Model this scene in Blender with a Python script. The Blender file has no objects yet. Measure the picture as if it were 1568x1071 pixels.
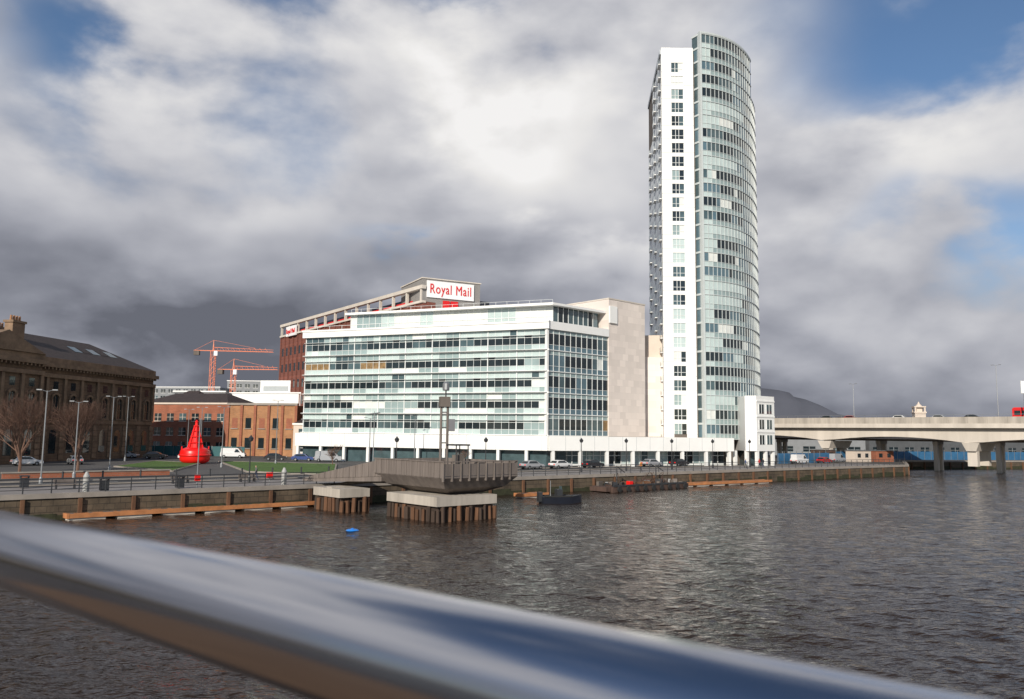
import bpy, bmesh, math, random
import numpy as np
from mathutils import Matrix, Vector
R=math.radians
scene=bpy.context.scene
scene.view_settings.view_transform='Standard'
scene.view_settings.look='None'
scene.view_settings.exposure=0
ZQ=2.2
# ------------------------------------------------------------ materials
MATS={}
def M(name,col,rough=.6,metal=0,var=.15,scale=.6,bump=0,bscale=None,brick=None,spec=.5,streak=False,emit=None):
    if name in MATS: return MATS[name]
    m=bpy.data.materials.new(name); m.use_nodes=True
    nt=m.node_tree; L=nt.links; b=nt.nodes['Principled BSDF']
    b.inputs['Roughness'].default_value=rough
    b.inputs['Metallic'].default_value=metal
    b.inputs['Specular IOR Level'].default_value=spec
    tc=nt.nodes.new('ShaderNodeTexCoord')
    mp=nt.nodes.new('ShaderNodeMapping'); L.new(tc.outputs['Object'],mp.inputs[0])
    if streak: mp.inputs['Scale'].default_value=(1,1,.12)
    nz=nt.nodes.new('ShaderNodeTexNoise'); nz.inputs['Scale'].default_value=scale
    nz.inputs['Detail'].default_value=5; nz.inputs['Roughness'].default_value=.65
    L.new(mp.outputs[0],nz.inputs['Vector'])
    mr=nt.nodes.new('ShaderNodeMapRange')
    mr.inputs[1].default_value=.25; mr.inputs[2].default_value=.75
    mr.inputs[3].default_value=1-var; mr.inputs[4].default_value=1+var
    L.new(nz.outputs[0],mr.inputs[0])
    base=None
    if brick:
        w,h,mort,c2=brick
        sp=nt.nodes.new('ShaderNodeSeparateXYZ'); L.new(tc.outputs['Object'],sp.inputs[0])
        ad=nt.nodes.new('ShaderNodeMath'); ad.operation='ADD'
        L.new(sp.outputs[0],ad.inputs[0]); L.new(sp.outputs[1],ad.inputs[1])
        cb=nt.nodes.new('ShaderNodeCombineXYZ'); L.new(ad.outputs[0],cb.inputs[0]); L.new(sp.outputs[2],cb.inputs[1])
        bt=nt.nodes.new('ShaderNodeTexBrick'); L.new(cb.outputs[0],bt.inputs['Vector'])
        bt.inputs['Color1'].default_value=(*col,1); bt.inputs['Color2'].default_value=(*[c*.82 for c in col],1)
        bt.inputs['Mortar'].default_value=(*c2,1); bt.inputs['Scale'].default_value=1
        bt.inputs['Brick Width'].default_value=w; bt.inputs['Row Height'].default_value=h; bt.inputs['Mortar Size'].default_value=mort
        base=bt.outputs[0]
    mx=nt.nodes.new('ShaderNodeVectorMath'); mx.operation='SCALE'
    if base: L.new(base,mx.inputs[0])
    else: mx.inputs[0].default_value=col
    L.new(mr.outputs[0],mx.inputs['Scale'])
    L.new(mx.outputs[0],b.inputs['Base Color'])
    if bump:
        bp=nt.nodes.new('ShaderNodeBump'); bp.inputs['Strength'].default_value=bump
        n2=nt.nodes.new('ShaderNodeTexNoise'); n2.inputs['Scale'].default_value=bscale or scale*4; n2.inputs['Detail'].default_value=5
        L.new(tc.outputs['Object'],n2.inputs['Vector'])
        L.new(n2.outputs[0],bp.inputs['Height']); bp.inputs['Distance'].default_value=.05
        L.new(bp.outputs[0],b.inputs['Normal'])
    MATS[name]=m; return m
white=M('white_render',(.80,.80,.78),.5,var=.05,scale=.3)
cream=M('cream_panels',(.76,.68,.62),.6,var=.04,scale=.2,brick=(2.4,1.3,.02,(.62,.55,.50)))
cream2=M('cream_stone',(.60,.51,.43),.7,var=.08)
gl_dark=M('glass_dark',(.016,.024,.028),.05,var=.4,scale=.4,spec=.6)
gl_mid=M('glass_mid',(.06,.095,.105),.06,var=.4,scale=.4,spec=.8)
gl_pale=M('glass_pale_sky',(.47,.56,.55),.12,var=.12,scale=.3,spec=.7)  # pale base colour partly stands in for bright sky reflected in the panes
gl_pale2=M('glass_pale_green',(.27,.35,.35),.1,var=.15,scale=.3,spec=.8)
gl_blue=M('glass_blue_grey',(.09,.15,.18),.06,var=.25,scale=.3,spec=.9)
blind=M('window_blind',(.66,.68,.65),.5,var=.1)
shelf=M('office_interior',(.22,.14,.06),.5,var=.6,scale=1.5)
mull=M('mullion_white',(.72,.74,.73),.4,var=.04)
mullg=M('mullion_grey',(.36,.39,.4),.4,var=.05)
steel_d=M('dark_painted_steel',(.03,.032,.036),.45,var=.2)
steel_g=M('galvanised_steel',(.30,.31,.32),.45,metal=.6,var=.15)
conc=M('concrete',(.40,.36,.31),.85,var=.35,scale=.5,bump=.3,streak=True)
concl=M('concrete_light',(.55,.50,.44),.85,var=.18,scale=.3,streak=True)
concd=M('concrete_dark',(.13,.11,.095),.9,var=.3,scale=.4,streak=True)
timber=M('timber_cladding',(.155,.13,.115),.8,var=.35,scale=1.5,streak=True)
pile=M('rusty_piles',(.12,.058,.03),.9,var=.6,scale=1.2,streak=True,bump=.4)
piled=M('tarred_piles',(.055,.035,.025),.9,var=.5,scale=1.2,streak=True)
stone=M('weathered_sandstone',(.165,.105,.066),.9,var=.45,scale=.35,bump=.4,brick=(1.2,.5,.02,(.06,.042,.03)))
stonet=M('sandstone_trim',(.21,.14,.09),.9,var=.4,scale=.6)
slate=M('slate_roof',(.048,.033,.03),.75,var=.3,scale=1,brick=(.5,.35,.02,(.02,.018,.018)))
brickr=M('red_brick',(.33,.10,.05),.9,var=.25,scale=.4,brick=(.6,.22,.02,(.22,.15,.11)))
bricko=M('orange_brick',(.40,.18,.075),.9,var=.3,scale=.3,brick=(.6,.22,.02,(.3,.22,.15)))
brickm=M('brown_brick',(.20,.07,.05),.9,var=.12,scale=.3,brick=(3,.9,.06,(.13,.05,.04)))
redp=M('red_paint',(.75,.010,.008),.35,var=.08)
redsign=M('sign_red',(.6,.01,.012),.5,var=.02)
signw=M('sign_white',(.8,.8,.8),.4,var=.03)
orange=M('orange_timber',(.42,.17,.065),.85,var=.4,scale=.8)
cranem=M('crane_orange',(.75,.20,.08),.5,var=.05)
rubber=M('tyre_rubber',(.02,.02,.02),.8,var=.1)
blueh=M('blue_hoarding',(.03,.12,.24),.6,var=.3)
bark=M('tree_bark',(.15,.085,.06),.9,var=.3,scale=3)
bluep=M('blue_plastic',(.02,.22,.7),.4,var=.05)
navy=M('navy_hull',(.012,.015,.025),.5,var=.3)
rust=M('rusty_hull',(.075,.045,.035),.9,var=.5,scale=1,streak=True)
greyp=M('grey_panel',(.2,.21,.22),.6)
# ------------------------------------------------------------ builder
class F:
    def __init__(s,p0,p1):
        s.o=p0; dx=p1[0]-p0[0]; dy=p1[1]-p0[1]; s.L=math.hypot(dx,dy); s.dx=dx/s.L; s.dy=dy/s.L
        s.ang=math.atan2(dy,dx)
    def p(s,x,y,z): return (s.o[0]+s.dx*x-s.dy*y, s.o[1]+s.dy*x+s.dx*y, z)
def FA(x,y,ang): return F((x,y),(x+math.cos(ang),y+math.sin(ang)))
class O:
    def __init__(s,name): s.name=name; s.parts={}
    def add(s,part,vs,fs,mat):
        P=s.parts.setdefault(part,dict(v=[],f=[],m=[],mats=[]))
        if mat not in P['mats']: P['mats'].append(mat)
        k=P['mats'].index(mat); n=len(P['v'])
        P['v']+=vs
        for f in fs: P['f'].append([i+n for i in f]); P['m'].append(k)
    def box(s,part,fr,x0,x1,y0,y1,z0,z1,mat):
        vs=[fr.p(x,y,z) for z in (z0,z1) for (x,y) in ((x0,y0),(x1,y0),(x1,y1),(x0,y1))]
        s.add(part,vs,[(3,2,1,0),(4,5,6,7),(0,1,5,4),(1,2,6,5),(2,3,7,6),(3,0,4,7)],mat)
    def quad(s,part,fr,x0,x1,y,z0,z1,mat):
        s.add(part,[fr.p(x0,y,z0),fr.p(x1,y,z0),fr.p(x1,y,z1),fr.p(x0,y,z1)],[(0,1,2,3)],mat)
    def prism(s,part,pts,z0,z1,mat):
        n=len(pts); vs=[(x,y,z0) for x,y in pts]+[(x,y,z1) for x,y in pts]
        fs=[tuple(range(n-1,-1,-1)),tuple(range(n,2*n))]+[(i,(i+1)%n,(i+1)%n+n,i+n) for i in range(n)]
        s.add(part,vs,fs,mat)
    def loft(s,part,rings,mat,cap=True):
        n=len(rings[0]); vs=[v for r in rings for v in r]; fs=[]
        for k in range(len(rings)-1):
            for i in range(n): fs.append((k*n+i,k*n+(i+1)%n,(k+1)*n+(i+1)%n,(k+1)*n+i))
        if cap: fs+= [tuple(range(n-1,-1,-1)),tuple(range((len(rings)-1)*n,len(rings)*n))]
        s.add(part,vs,fs,mat)
    def tube(s,part,p,q,r0,r1,mat,n=8,cap=True):
        p=Vector(p); q=Vector(q); d=(q-p)
        if d.length<1e-6: return
        d.normalize(); a=d.orthogonal().normalized(); b=d.cross(a)
        rings=[[tuple(c+(a*math.cos(t)+b*math.sin(t))*r) for t in [2*math.pi*i/n for i in range(n)]] for c,r in ((p,r0),(q,r1))]
        s.loft(part,rings,mat,cap)
    def lathe(s,part,cx,cy,prof,mat,n=20):
        s.loft(part,[[(cx+r*math.cos(2*math.pi*i/n),cy+r*math.sin(2*math.pi*i/n),z) for i in range(n)] for r,z in prof],mat)
    def finish(s,smooth=(),single=False):
        allv=[v for P in s.parts.values() for v in P['v']]
        cx=sum(v[0] for v in allv)/len(allv); cy=sum(v[1] for v in allv)/len(allv); cz=min(v[2] for v in allv)
        loc=Vector((cx,cy,cz))
        if single or len(s.parts)==1:
            par=None
        else:
            par=bpy.data.objects.new(s.name,None); scene.collection.objects.link(par); par.location=loc
        s.children=[]
        for pn,P in s.parts.items():
            me=bpy.data.meshes.new(s.name+'_'+pn); me.from_pydata([tuple(Vector(v)-loc) for v in P['v']],[],P['f'])
            for m in P['mats']: me.materials.append(m)
            me.polygons.foreach_set('material_index',P['m'])
            bm=bmesh.new(); bm.from_mesh(me); bmesh.ops.recalc_face_normals(bm,faces=bm.faces); bm.to_mesh(me); bm.free()
            if pn in smooth or smooth=='all':
                me.polygons.foreach_set('use_smooth',[True]*len(me.polygons))
            ob=bpy.data.objects.new(pn if par else s.name,me); scene.collection.objects.link(ob)
            if par: ob.parent=par
            else: ob.location=loc
            s.children.append(ob)
        s.root=par or s.children[0]
        return s.root
# ------------------------------------------------------------ camera
H=8.0
cam=bpy.data.cameras.new('camera'); co=bpy.data.objects.new('camera',cam); scene.collection.objects.link(co)
cam.lens=28; cam.sensor_width=36; cam.clip_start=.05; cam.clip_end=20000
co.matrix_world=Matrix.Translation((0,0,H))@Matrix.Rotation(R(96.06),4,'X')@Matrix.Rotation(R(.7),4,'Z')
cam.dof.use_dof=True; cam.dof.focus_distance=140; cam.dof.aperture_fstop=7
scene.camera=co
# ------------------------------------------------------------ sun & sky
SAZ=R(199); SEL=R(25)
sd=Vector((math.sin(SAZ)*math.cos(SEL),math.cos(SAZ)*math.cos(SEL),math.sin(SEL)))
sl=bpy.data.lights.new('sun','SUN'); sl.energy=4.7; sl.angle=R(.5); sl.color=(1,.92,.80)
so=bpy.data.objects.new('sun',sl); scene.collection.objects.link(so); so.rotation_euler=sd.to_track_quat('Z','Y').to_euler()
so.location=(-40,-60,60)
w=bpy.data.worlds.new('World'); scene.world=w; w.use_nodes=True; nt=w.node_tree; L=nt.links
bg=nt.nodes['Background']; bg.inputs[1].default_value=.1
sky=nt.nodes.new('ShaderNodeTexSky'); sky.sky_type='NISHITA'; sky.sun_disc=False; sky.sun_elevation=SEL; sky.sun_rotation=SAZ
sky.ozone_density=4; sky.dust_density=.4; sky.air_density=1.0
tc=nt.nodes.new('ShaderNodeTexCoord')
sp=nt.nodes.new('ShaderNodeSeparateXYZ'); L.new(tc.outputs['Generated'],sp.inputs[0])
def m(op,a,b=None,c=None,clamp=False):
    n=nt.nodes.new('ShaderNodeMath'); n.operation=op; n.use_clamp=clamp
    for i,v in enumerate((a,b,c)):
        if v is None: continue
        if isinstance(v,(int,float)): n.inputs[i].default_value=v
        else: L.new(v,n.inputs[i])
    return n.outputs[0]
X,Y,Z=sp.outputs
az=m('MULTIPLY',m('ARCTAN2',X,Y),57.2958); el=m('MULTIPLY',m('ARCSINE',Z),57.2958)
def S(*a):
    r=a[0]
    for b in a[1:]: r=m('ADD',r,b)
    return r
def MR(v,a,b,c,d,smooth=True):
    n=nt.nodes.new('ShaderNodeMapRange'); n.interpolation_type='SMOOTHSTEP' if smooth else 'LINEAR'
    L.new(v,n.inputs[0])
    for i,q in enumerate((a,b,c,d)): n.inputs[i+1].default_value=q
    return n.outputs[0]
def dnoise(scale,detail,off,zs=1.7,zoff=0,rough=.5):
    cb=nt.nodes.new('ShaderNodeCombineXYZ')
    L.new(m('ADD',X,off),cb.inputs[0]); L.new(Y,cb.inputs[1]); L.new(m('MULTIPLY',m('ADD',Z,zoff),zs),cb.inputs[2])
    n=nt.nodes.new('ShaderNodeTexNoise'); n.inputs['Scale'].default_value=scale; n.inputs['Detail'].default_value=detail
    n.inputs['Roughness'].default_value=rough; n.inputs['Distortion'].default_value=.1
    L.new(cb.outputs[0],n.inputs['Vector']); return n.outputs[0]
n1=dnoise(2.6,3,3.1,2.0); n2=dnoise(4.6,7,8.4,1.8); n2b=dnoise(4.6,3,8.4,1.8,zoff=.03)
c1=m('SUBTRACT',n1,.5); c2=m('SUBTRACT',n2,.5); cloud_shade=m('SUBTRACT',n2,n2b)  # last term paints a lit look on clouds, brightening their upper edges
# region masks are warped by the noise so their edges look like cloud edges
azw=S(az,m('MULTIPLY',c2,26),m('MULTIPLY',c1,16)); elw=S(el,m('MULTIPLY',c2,-12),m('MULTIPLY',c1,14))
def G(a0,e0,sa,se,amp):
    u=m('DIVIDE',m('SUBTRACT',azw,a0),sa); v=m('DIVIDE',m('SUBTRACT',elw,e0),se)
    return m('MULTIPLY',m('EXPONENT',m('MULTIPLY',m('ADD',m('MULTIPLY',u,u),m('MULTIPLY',v,v)),-1)),amp)
back=m('MAXIMUM',m('MULTIPLY',Y,-1),0)
cov=S(.80, m('MULTIPLY',c1,.7), m('MULTIPLY',c2,1.3),
      G(31,25,11,7,-.80), G(20,29,6,3,-.2), G(-31,25,5,4,-.6), G(-22,30,6,2,-.35), G(-6,30.5,5,1.8,-.45), G(-10,13,5,1.0,-.25), G(29,13,7,1.8,-.3),
      m('MULTIPLY',back,-.55), m('MULTIPLY',MR(el,34,55,0,1),-.6),
      G(2,18,14,9,.45), G(0,0,80,7,.5), G(29,17,8,2.2,.35))
cm=MR(cov,.15,.80,0,1)
el2=S(elw,m('MULTIPLY',az,.08))
br=S(MR(el2,5,19,.25,.58), m('MULTIPLY',c2,.40), m('MULTIPLY',cloud_shade,.7),
     G(3,20,8,6,.30), G(-22,19,8,3.5,.12), G(-10,25,14,3,.10), G(-17,14.5,5,2,.10), G(-20,8,14,4,-.07),
     G(28,6,20,7,.13), G(17,15,7,4,-.05), G(30,16,7,3,.12), G(9,11.5,4.5,1.6,.26), G(-8,12.5,7,1.5,.06), G(8,8,7,4,.06), G(18,24,6,4,.06),
     m('MULTIPLY',back,-.08))
br=m('MAXIMUM',m('MINIMUM',br,.90),.16)
k=m('MULTIPLY',br,10)
tint=nt.nodes.new('ShaderNodeMix'); tint.data_type='RGBA'
L.new(MR(br,.15,.8,0,1,False),tint.inputs[0]); tint.inputs[6].default_value=(.88,.93,1.13,1); tint.inputs[7].default_value=(1.0,.985,.975,1)
vs=nt.nodes.new('ShaderNodeVectorMath'); vs.operation='SCALE'; L.new(tint.outputs[2],vs.inputs[0]); L.new(k,vs.inputs['Scale'])
mx=nt.nodes.new('ShaderNodeMix'); mx.data_type='RGBA'
L.new(cm,mx.inputs[0]); L.new(sky.outputs[0],mx.inputs[6]); L.new(vs.outputs[0],mx.inputs[7])
L.new(mx.outputs[2],bg.inputs[0])
# ------------------------------------------------------------ water
def water_mat():
    mt=bpy.data.materials.new('river_water'); mt.use_nodes=True; nt=mt.node_tree; L=nt.links
    b=nt.nodes['Principled BSDF']; b.inputs['Base Color'].default_value=(.024,.016,.012,1); b.inputs['Roughness'].default_value=.08
    b.inputs['IOR'].default_value=1.33
    tc=nt.nodes.new('ShaderNodeTexCoord')
    prev=None
    for sc,rot,stx,st,ds,det in ((1.6,-28,.5,1,.30,3),(6,-20,.5,1,.05,2)):
        mp=nt.nodes.new('ShaderNodeMapping'); mp.inputs['Rotation'].default_value=(0,0,R(rot)); mp.inputs['Scale'].default_value=(stx,1,1)
        L.new(tc.outputs['Object'],mp.inputs[0])
        n=nt.nodes.new('ShaderNodeTexNoise'); n.inputs['Scale'].default_value=sc; n.inputs['Detail'].default_value=det
        L.new(mp.outputs[0],n.inputs['Vector'])
        bp=nt.nodes.new('ShaderNodeBump'); bp.inputs['Strength'].default_value=st; bp.inputs['Distance'].default_value=ds
        L.new(n.outputs[0],bp.inputs['Height'])
        if prev: L.new(prev,bp.inputs['Normal'])
        prev=bp.outputs[0]
    L.new(prev,b.inputs['Normal'])
    return mt
wm=water_mat()
# wind-driven ripples as real geometry on the part of the river in view; flat sheet beyond
def build_waves():
    rs=np.random.RandomState(4)
    nr,nc=1000,850
    rad=6*np.exp(np.linspace(0,math.log(330/6),nr)); th=np.radians(np.linspace(-52,52,nc))
    Rg,T=np.meshgrid(rad,th,indexing='ij')
    xx=Rg*np.sin(T); yy=Rg*np.cos(T)+rs.uniform(-.02,.02,Rg.shape)*Rg*.1*0
    zz=np.zeros_like(xx)
    for i in range(56):
        lam=.45*(14**(rs.rand()**1.25)); kk=2*math.pi/lam
        a=R(-118)+rs.normal(0,.55); ph=rs.rand()*6.28
        sl_=.030 if lam<3 else .018
        fade=np.clip((lam/(Rg*.011)-.8)/1.2,0,1) if lam<3 else 1
        wv=np.sin(kk*(xx*math.cos(a)+yy*math.sin(a))+ph)
        zz+=sl_/kk*fade*wv
    # gust patches modulate the roughness
    g=.75+.30*np.sin(xx*.045+1.3*np.sin(yy*.03))*np.sin(yy*.05+1.1*np.sin(xx*.04))
    zz*=g
    v=np.stack([xx,yy,zz],-1).reshape(-1,3).astype(np.float32)
    idx=np.arange(nr*nc).reshape(nr,nc)
    f=np.stack([idx[:-1,:-1],idx[:-1,1:],idx[1:,1:],idx[1:,:-1]],-1).reshape(-1,4)[:,::-1]
    me=bpy.data.meshes.new('river_water'); me.vertices.add(len(v)); me.vertices.foreach_set('co',v.ravel())
    nf=len(f); me.loops.add(nf*4); me.loops.foreach_set('vertex_index',f.ravel().astype(np.int32)); me.polygons.add(nf)
    me.polygons.foreach_set('loop_start',np.arange(0,nf*4,4,dtype=np.int32)); me.polygons.foreach_set('loop_total',np.full(nf,4,dtype=np.int32))
    me.polygons.foreach_set('use_smooth',np.ones(nf,dtype=bool)); me.update(calc_edges=True); me.validate()
    me.materials.append(wm); ob=bpy.data.objects.new('river_water',me); scene.collection.objects.link(ob)
    # face orientation check
    if me.polygons[0].normal.z<0: me.flip_normals()
build_waves()
o=O('open_water'); o.add('w',[(-6000,-3000,-.35),(6000,-3000,-.35),(6000,9000,-.35),(-6000,9000,-.35)],[(0,1,2,3)],wm); ob=o.finish()
# ------------------------------------------------------------ land
QL=[(-160,-38),(-43.5,68),(-21,88),(0,107),(49,148),(88,178)]
asph=M('asphalt_ground',(.075,.072,.07),.9,var=.25,scale=.15,bump=.2,bscale=6)
paving=M('promenade_paving',(.24,.22,.21),.85,var=.15,scale=.3,brick=(1.2,.6,.02,(.15,.14,.13)))
def flat_paving():
    nt=paving.node_tree
    for n in nt.nodes:
        if n.type=='TEX_BRICK':
            tcn=[q for q in nt.nodes if q.type=='TEX_COORD'][0]; nt.links.new(tcn.outputs['Object'],n.inputs['Vector'])
flat_paving()
grassm=M('lawn_grass',(.06,.125,.015),.95,var=.35,scale=.5,bump=.8,bscale=12)
land=QL+[(104,212),(160,232),(420,260),(5000,700),(5000,8000),(-5000,8000),(-5000,-1500),(-400,-260)]
o=O('ground'); o.add('g',[(x,y,ZQ) for x,y in land],[tuple(range(len(land)))],asph); o.finish()
qwall=M('quay_stone',(.10,.075,.05),.9,var=.55,scale=.5,bump=.6,bscale=3,brick=(1.3,.55,.03,(.035,.028,.02)))
cop=M('quay_coping',(.27,.24,.21),.85,var=.25,scale=.5)
weed=M('tidal_weed',(.03,.032,.014),.9,var=.6,scale=1.5,bump=.8)
def off(pts,d):
    out=[]
    for i,p in enumerate(pts):
        a=pts[max(0,i-1)]; b=pts[min(len(pts)-1,i+1)]
        dx,dy=b[0]-a[0],b[1]-a[1]; l=math.hypot(dx,dy); out.append((p[0]-dy/l*d,p[1]+dx/l*d))
    return out
o=O('quay_wall')
WL=QL+[(104,212),(160,232),(420,260)]
rq=random.Random(12)
for a,b in zip(WL[:-1],WL[1:]):
    fr=F(a,b); o.box('stonework',fr,0,fr.L,-.02,.8,-1.5,ZQ-.3,qwall); o.box('coping',fr,-.1,fr.L,-.18,.7,ZQ-.3,ZQ+.12,cop)
    x=0
    while x<fr.L-2:
        l=rq.uniform(1,3); o.box('weed_band',fr,x,min(fr.L,x+l),-.06-.04*rq.random(),-.01,-.5,rq.uniform(.35,.95),weed); x+=l
    x=2
    while x<fr.L:
        o.box('fenders',fr,x,x+.3,-.30,-.02,-.5,ZQ-.35,pile); x+=4.5
o.finish()
inner=off(QL,.7); outer=off(QL,11)
o=O('promenade_pavement'); n=len(QL)
o.add('p',[(x,y,ZQ+.004) for x,y in inner]+[(x,y,ZQ+.004) for x,y in outer],[(i,i+1,n+i+1,n+i) for i in range(n-1)],paving); o.finish()
o=O('quayside_road')
a1=off(QL,13); a2=off(QL,20)
roadm=M('road_asphalt',(.05,.05,.052),.85,var=.2,scale=.3)
o.add('carriageway',[(x,y,ZQ+.006) for x,y in a1]+[(x,y,ZQ+.006) for x,y in a2],[(i,i+1,n+i+1,n+i) for i in range(n-1)],roadm)
paintw=M('road_paint',(.7,.7,.68),.7,var=.15)
mid=off(QL,16.5)
for a,b in zip(mid[:-1],mid[1:]):
    fr=F(a,b); x=0
    while x<fr.L-3: 
        o.add('lane_marking',[fr.p(x,-.08,ZQ+.012),fr.p(x+2.5,-.08,ZQ+.012),fr.p(x+2.5,.08,ZQ+.012),fr.p(x,.08,ZQ+.012)],[(0,1,2,3)],paintw); x+=6
for dd in (13,20):
    kk=off(QL,dd)
    for a,b in zip(kk[:-1],kk[1:]):
        fr=F(a,b); o.box('kerb',fr,0,fr.L,-.12,.12,ZQ-.05,ZQ+.12,cop)
o.finish()
def lawn(pts):
    o=O('lawn'); o.prism('turf',pts,ZQ-.02,ZQ+.16,grassm)
    for a,b in zip(pts,pts[1:]+pts[:1]):
        fr=F(a,b); o.box('edging',fr,-.1,fr.L+.1,-.12,.12,ZQ-.03,ZQ+.2,cop)
    o.finish()
lawn([(-61,124),(-47,112),(-54,140),(-65,147)])
lawn([(-37,113),(-23.5,107.5),(-31,143),(-54,149)])
o=O('low_brick_wall'); fr=F((-58,92),(-44,104)); o.box('wall',fr,0,fr.L,0,.5,ZQ,ZQ+.6,brickr); o.box('cap',fr,-.1,fr.L+.1,-.1,.6,ZQ+.6,ZQ+.75,cop); o.finish()
o=O('quay_railing')
RL=off(QL,.35)
for a,b in zip(RL[:-1],RL[1:]):
    fr=F(a,b); x=0
    while x<fr.L:
        o.tube('posts',fr.p(x,0,ZQ+.1),fr.p(x,0,ZQ+1.4),.06,.05,steel_d,6); x+=2.2
    for z in (1.38,1.05,.75,.45):
        rr_=.03 if z<1.3 else .045; o.tube('rails',fr.p(0,0,ZQ+z),fr.p(fr.L,0,ZQ+z),rr_,rr_,steel_d,5)
o.finish()
# ------------------------------------------------------------ white office building
rng=random.Random(5)
def runs(n,opts,mxr=4):
    out=[]
    while len(out)<n:
        c=rng.choices([q[0] for q in opts],[q[1] for q in opts])[0]
        out+= [c]*rng.randint(1,mxr)
    return out[:n]
o=O('white_office_building')
Lp=(-43,166); C=(6.5,146); R1=(18.9,157); R2=(27.3,164.5)
o.prism('core',[Lp,C,R1,(24,185),(-30,200)],ZQ,27.4,gl_mid)
fr=F(Lp,C); Lf=fr.L; FH=3.94; zb=7.8
nb=36; bw=Lf/nb
for fl in range(5):
    zf=zb+fl*FH
    o.box('ledges',fr,-.3,Lf+.5,-.5,-.01,zf-.16 if fl else zf-.07,zf+.12,white)
    o.box('ledges',fr,-.3,Lf+.2,-.9,-.5,zf+.0,zf+.07,white)
    ch=runs(nb,[(gl_dark,9),(gl_mid,3),(gl_pale2,1.2),(blind,.8),(shelf,.35)],5)
    ch2=runs(nb,[(gl_pale,6),(gl_pale2,3.5),(blind,1.2),(gl_mid,1)],3)
    ch3=runs(nb,[(gl_pale,6),(gl_pale2,3.5),(blind,.8)],4)
    for i in range(nb):
        x0=i*bw; x1=x0+bw
        o.quad('windows',fr,x0,x1,-.06,zf+.12,zf+1.05,ch3[i])
        zz=zf+2.35+(.45 if rng.random()<.25 else 0)
        o.quad('windows',fr,x0,x1,-.06,zf+1.05,zz,ch[i])
        o.quad('windows',fr,x0,x1,-.06,zz,zf+FH-.16,ch2[i])
        wd=.03 if i%4 else .09
        o.box('mullions',fr,x0-wd,x0+wd,-.14 if i%4 else -.26,-.03,zf+.12,zf+FH-.16,mull)
    for z in (1.05,2.35): o.box('mullions',fr,0,Lf,-.12,-.04,zf+z-.03,zf+z+.03,mull)
    o.box('ledges',fr,-.2,Lf+.2,-.65,-.2,zf+2.72,zf+2.77,mull)
o.box('parapet',fr,-.5,Lf+.6,-.9,1.5,27.4,28.9,white)
o.box('parapet',fr,-.55,Lf+.65,-1.05,-.9,28.6,28.95,white)
o.box('railing',fr,0,Lf,-.6,-.55,29.7,29.76,mull)
for i in range(19): o.box('railing',fr,i*Lf/18-.03,i*Lf/18+.03,-.6,-.54,28.9,29.7,mull)
f2=F(C,R1); nb2=11; b2=f2.L/nb2
for fl in range(5):
    zf=zb+fl*FH
    ch=runs(nb2,[(gl_dark,8),(gl_mid,2),(gl_blue,1.5),(blind,.3)],3) if fl>0 else runs(nb2,[(gl_mid,2),(shelf,3),(gl_dark,3)],3)
    for i in range(nb2):
        x0=i*b2; x1=x0+b2
        o.quad('windows',f2,x0,x1,-.06,zf,zf+1.0,gl_blue); o.quad('windows',f2,x0,x1,-.06,zf+1.0,zf+3.1,ch[i]); o.quad('windows',f2,x0,x1,-.06,zf+3.1,zf+FH,gl_pale2)
        o.box('mullions',f2,x0-.04,x0+.04,-.16,-.03,zf,zf+FH,mull)
    o.box('mullions',f2,0,f2.L,-.3,-.04,zf-.08,zf+.06,mull)
    for z in (1.0,3.1): o.box('mullions',f2,0,f2.L,-.12,-.04,zf+z-.03,zf+z+.03,mull)
o.box('parapet',f2,-.4,f2.L,-.5,1.5,27.402,28.898,white)
o.box('mullions',f2,-.5,-.05,-.45,.1,zb,27.4,white)
A0=fr.p(9,2.6,0)[:2]; A2=f2.p(f2.L-1,1.8,0)[:2]
A1=(7.6,149.2)
o.prism('attic_core',[A0,A1,A2,(20,185),(-26,190)],28,32.2,gl_mid)
fa=F(A0,A1); na=30
ch=runs(na,[(gl_dark,2),(gl_pale,4),(gl_pale2,3),(blind,3)])
for i in range(na):
    x0=i*fa.L/na; o.quad('windows',fa,x0,x0+fa.L/na,-.05,28.9,32.2,ch[i]); o.box('mullions',fa,x0-.05,x0+.05,-.16,-.02,28.9,32.2,mull)
o.box('mullions',fa,0,fa.L,-.14,-.04,30.2,30.3,mull)
fb=F(A1,A2)
for i in range(9):
    x0=i*fb.L/9; o.quad('windows',fb,x0,x0+fb.L/9,-.05,28.9,32.2,rng.choice([gl_dark,gl_blue,gl_mid])); o.box('mullions',fb,x0-.05,x0+.05,-.14,-.02,28.9,32.2,mull)
o.prism('roof',[fa.p(-.8,-1.2,0)[:2],(7.6,147.4),f2.p(f2.L-.1,.3,0)[:2],(20,187),(-27,192)],32.2,32.65,white)
for i in range(12):
    x0=2+i*3.6; o.box('roof_vents',fa,x0,x0+.9,3,4,32.65,33.3,steel_g)
o.tube('railing',fa.p(0,0,33.5),fa.p(fa.L,0,33.5),.03,.03,mull,5)
for i in range(20): o.tube('railing',fa.p(i*fa.L/19,0,32.6),fa.p(i*fa.L/19,0,33.5),.03,.03,mull,5)
f3=F(R1,R2)
o.box('stair_core_wall',f3,0,f3.L,-.4,16,7.8,35,cream)
o.box('stair_core_wall',f3,-.1,f3.L+.1,-.5,16.1,35,35.25,concl)
o.box('stair_core_wall',f3,.0,2.2,-.75,-.4,30.2,33.6,white)
f4=F((27.7,169),(32.2,168)); o.box('link_block',f4,0,f4.L,0,14,7.8,29.3,cream2)
o.box('link_block',f4,-.3,f4.L,-1.3,0,7.8,24.5,cream)
o.finish()
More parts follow.
